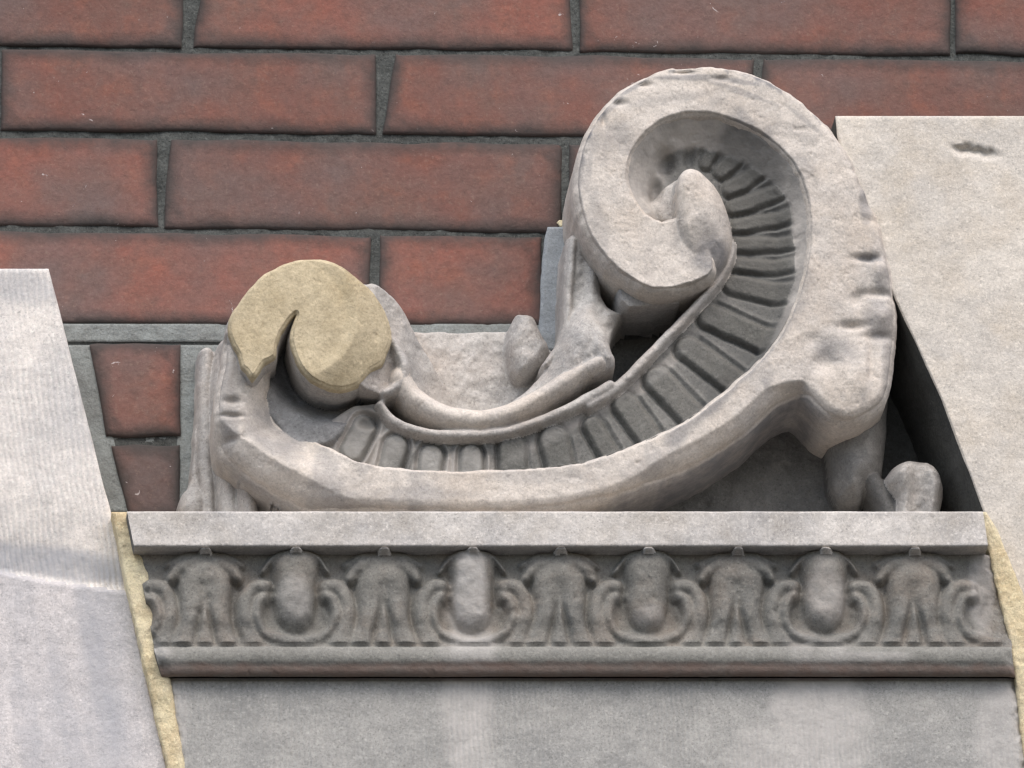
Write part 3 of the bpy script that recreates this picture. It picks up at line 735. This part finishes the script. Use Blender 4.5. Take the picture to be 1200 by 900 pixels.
# chips on the moulding and at the ends
rel[nb1:] += fbm(X[nb1:], Y[nb1:], 34, 4, 56)*1.2
arr = (Y > 787) & (Y < 798)
rel -= arr*np.clip(fbm(X, Y, 14, 3, 57)-.45, 0, 1)*8
# weathered ends
ed = np.minimum(X-xl(ry)[:, None], xr(ry)[:, None]-X)
rel -= 7*np.clip(1-(ed+fbm(X, Y, 12, 3, 58)*7)/13, 0, 1)**2*(Y > 640)
ha = ra[:, None]+rel
P = W(X, Y, rh[:, None]+0*X); P[..., 1] = -ha*S
N = grid_normals(P)
fi = FI[:-1, :-1].copy(); fi[nb0-1] = 0
wsh = spots(X, Y, [(551, 690, 24, 60, 0, .8), (548, 800, 34, 140, 0, .6), (960, 850, 62, 110, 0, .6), (890, 900, 40, 60, 0, .5), (967, 700, 28, 45, 0, .45), (345, 705, 22, 34, 0, .4), (1010, 770, 60, 8, 0, .5), (200, 850, 22, 90, 5, .5), (1180, 850, 40, 70, 10, .5), (1150, 690, 18, 60, 0, .45), (760, 725, 20, 14, 0, .4), (180, 765, 30, 10, 0, .6)], 83)
grm = spots(X, Y, [(700, 786, 900, 11, 0, 1.0)], 84)
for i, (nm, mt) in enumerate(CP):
    grid_part(nm, P, N, fi == i, mt, cap, {'wash': wsh, 'grime_shade': grm})
# block sides going back into the wall
def side_strip(name, Pc, mat, parent, back=-2):
    B = Pc.copy(); B[:, 1] = -back*S
    Q = np.stack([Pc, B], 1)
    grid_part(name, Q, None, np.ones((Q.shape[0]-1, 1), bool), mat, parent)
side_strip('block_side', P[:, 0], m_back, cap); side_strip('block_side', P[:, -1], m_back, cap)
# lime mortar joints at either end
def hj(x, y): return np.interp(y, [600, 780, 830, 905], [166, 166, 158, 157])
sheet('mortar_joint', [(600, 131, 155), (640, 140, 166), (690, 149, 177), (760, 165, 190), (795, 172, 199), (905, 197, 218), (1240, 282, 288)], hj, m_yel, cap, 1.3, 2.5, depth=-20, seed=7, sc=7)
sheet('mortar_joint', [(600, 1151, 1156), (620, 1153, 1168), (680, 1166, 1193), (740, 1181, 1214), (800, 1190, 1230), (905, 1202, 1250), (1240, 1290, 1372)], hj, m_yel, cap, 1.3, 2.5, depth=-20, seed=12, sc=7)

# ------------------------------------------------------------------ neighbouring stones
def block(name, label, rowsd, h, mat, side, depthfun=None, step=5, chips=(), ext=None, top_drop=4, side_out=0, mat_side=None, grimes=None):
    """slab face between xl and xr per row; side: (left, right) = horizontal run in px of the splayed flank"""
    pr = np.array(rowsd, float)
    P0 = W((pr[0, 1]+pr[0, 2])/2, pr[-1, 0], 0)
    o_ = root(name, P0, label, 'stone block')
    ys = np.concatenate([[pr[0, 0], pr[0, 0]+.8, pr[0, 0]+2], np.arange(pr[0, 0]+5, pr[-1, 0], step)])
    a = np.interp(ys, pr[:, 0], pr[:, 1]); c = np.interp(ys, pr[:, 0], pr[:, 2])
    n = int(np.max(c-a)/step); q = np.linspace(0, 1, n)
    e = 2.5/np.max(c-a); q = np.concatenate([[0, e*.4, e], q[1:-1], [1-e, 1-e*.4, 1]])[None, :]
    x = a[:, None]*(1-q)+c[:, None]*q; y = np.repeat(ys[:, None], q.shape[1], 1)
    ex = np.minimum(x-a[:, None], c[:, None]-x); et = y-pr[0, 0]
    z = (depthfun(x, y) if depthfun else h)+fbm(x, y, 90, 4, 61)*2.2+fbm(x, y, 18, 3, 62)*.5
    z = z-3.0*np.clip(1-ex/2.5, 0, 1)**2-3.0*np.clip(1-et/2.5, 0, 1)**2
    x = x+np.where(ex < .5, fbm(x, y, 40, 4, 63)*1.2, 0)
    for cx, cy, rx, ry_, ang, dp in chips:
        aa = math.radians(ang); dx = x-cx+fbm(x, y, 9, 3, 65)*5; dy = y-cy+fbm(x, y, 7, 3, 66)*4.5
        g = ((dx*math.cos(aa)+dy*math.sin(aa))/rx)**2+((-dx*math.sin(aa)+dy*math.cos(aa))/ry_)**2
        z -= dp*np.exp(-g**1.5)
    P = W(x, y, z)
    grid_part('face', P, None, np.ones((P.shape[0]-1, P.shape[1]-1), bool), mat, o_, {'grime_shade': spots(x, y, grimes or [], 87)})
    L, Rr = side
    ms = mat_side or mat
    def flank(Pc, yy, run, nm):
        cols = [Pc]
        for f in (.25, .5, .75, 1.0):
            B = Pc.copy(); B[:, 0] += run*f*S*(sstep(330, 430, yy) if run < -10 else 1); B[:, 1] = Pc[:, 1]*(1-f)+(2*S)*f
            B[:, 0] += fbm(yy, yy*0+f*40, 24, 3, 64)*1.5*S
            cols.append(B)
        Q = np.stack(cols, 1); grid_part(nm, Q, None, np.ones((Q.shape[0]-1, Q.shape[1]-1), bool), ms, o_)
    flank(P[:, 0], ys, L, 'flank'); flank(P[:, -1], ys, Rr, 'flank')
    T = P[0].copy(); B = T.copy(); B[:, 1] = 2*S
    Q = np.stack([T, B], 0); grid_part('top_bed', Q, None, np.ones((1, Q.shape[1]-1), bool), ms, o_)
    return o_

# left voussoir: tooled upper part, smoother dressed part below
def ldepth(x, y):
    e = np.interp(x, [-400, 0, 60, 145], [655, 670, 681, 692])
    return 140-10*sstep(560, 690, y)*sstep(e+1.5, e-1.5, y)+4*sstep(e-1.5, e+1.5, y)
LB = [(315, -420, 57), (420, -420, 84), (600, -420, 130), (760, -420, 164), (905, -420, 197), (1250, -420, 282)]
lo = block('left_voussoir', '', LB, 92, m_left, (0, -4), ldepth, step=3.2, grimes=[(60, 660, 150, 22, 6, .9), (118, 790, 18, 130, -14, .45), (80, 850, 14, 110, -12, .35), (30, 850, 16, 90, -10, .4), (20, 335, 60, 22, 10, .5), (-100, 700, 60, 200, 0, .5)])
lo.name = 'tooled_voussoir'
tag(lo, 'pale tooled stone block left of the cornice, with a smoother lower face', 'stone block')
# split its face into the tooled and the smooth part
fo = [c for c in lo.children if c.name.startswith('face')][0]
me = fo.data; me.materials.append(m_left2)
cen = np.zeros(len(me.polygons)*3); me.polygons.foreach_get('center', cen); cen = cen.reshape(-1, 3)+np.array(lo['base'])
px_, py_ = proj(cen)
e_ = np.interp(px_, [-400, 0, 60, 145], [655, 670, 681, 692])
me.polygons.foreach_set('material_index', (py_ > e_).astype(np.int32))

RB = [(136, 979, 1640), (160, 981, 1640), (200, 992, 1640), (300, 1024, 1640), (346, 1047, 1640), (470, 1104, 1640), (598, 1152, 1640), (612, 1157, 1640), (680, 1187, 1640), (740, 1207, 1640), (905, 1250, 1640), (1250, 1372, 1640)]
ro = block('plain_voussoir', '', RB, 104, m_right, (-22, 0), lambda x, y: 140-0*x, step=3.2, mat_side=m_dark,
           chips=[(1143, 178, 26, 4.5, 8, 8), (1128, 175, 9, 6, 0, 4)])
tag(ro, 'large plain warm grey stone block right of the scroll, with a small gouge', 'stone block')
for o in list(bpy.data.objects):
    if 'base' in o: del o['base']
for o in bpy.data.objects:
    if o.name.startswith(('repair_patch', 'repair_edge')): o['label'] = 'smooth tan mortar cap repairing the small curl'
    if o.name.startswith('filler_strip'): o['label'] = 'upright blue-grey mortar strip beside the big volute'
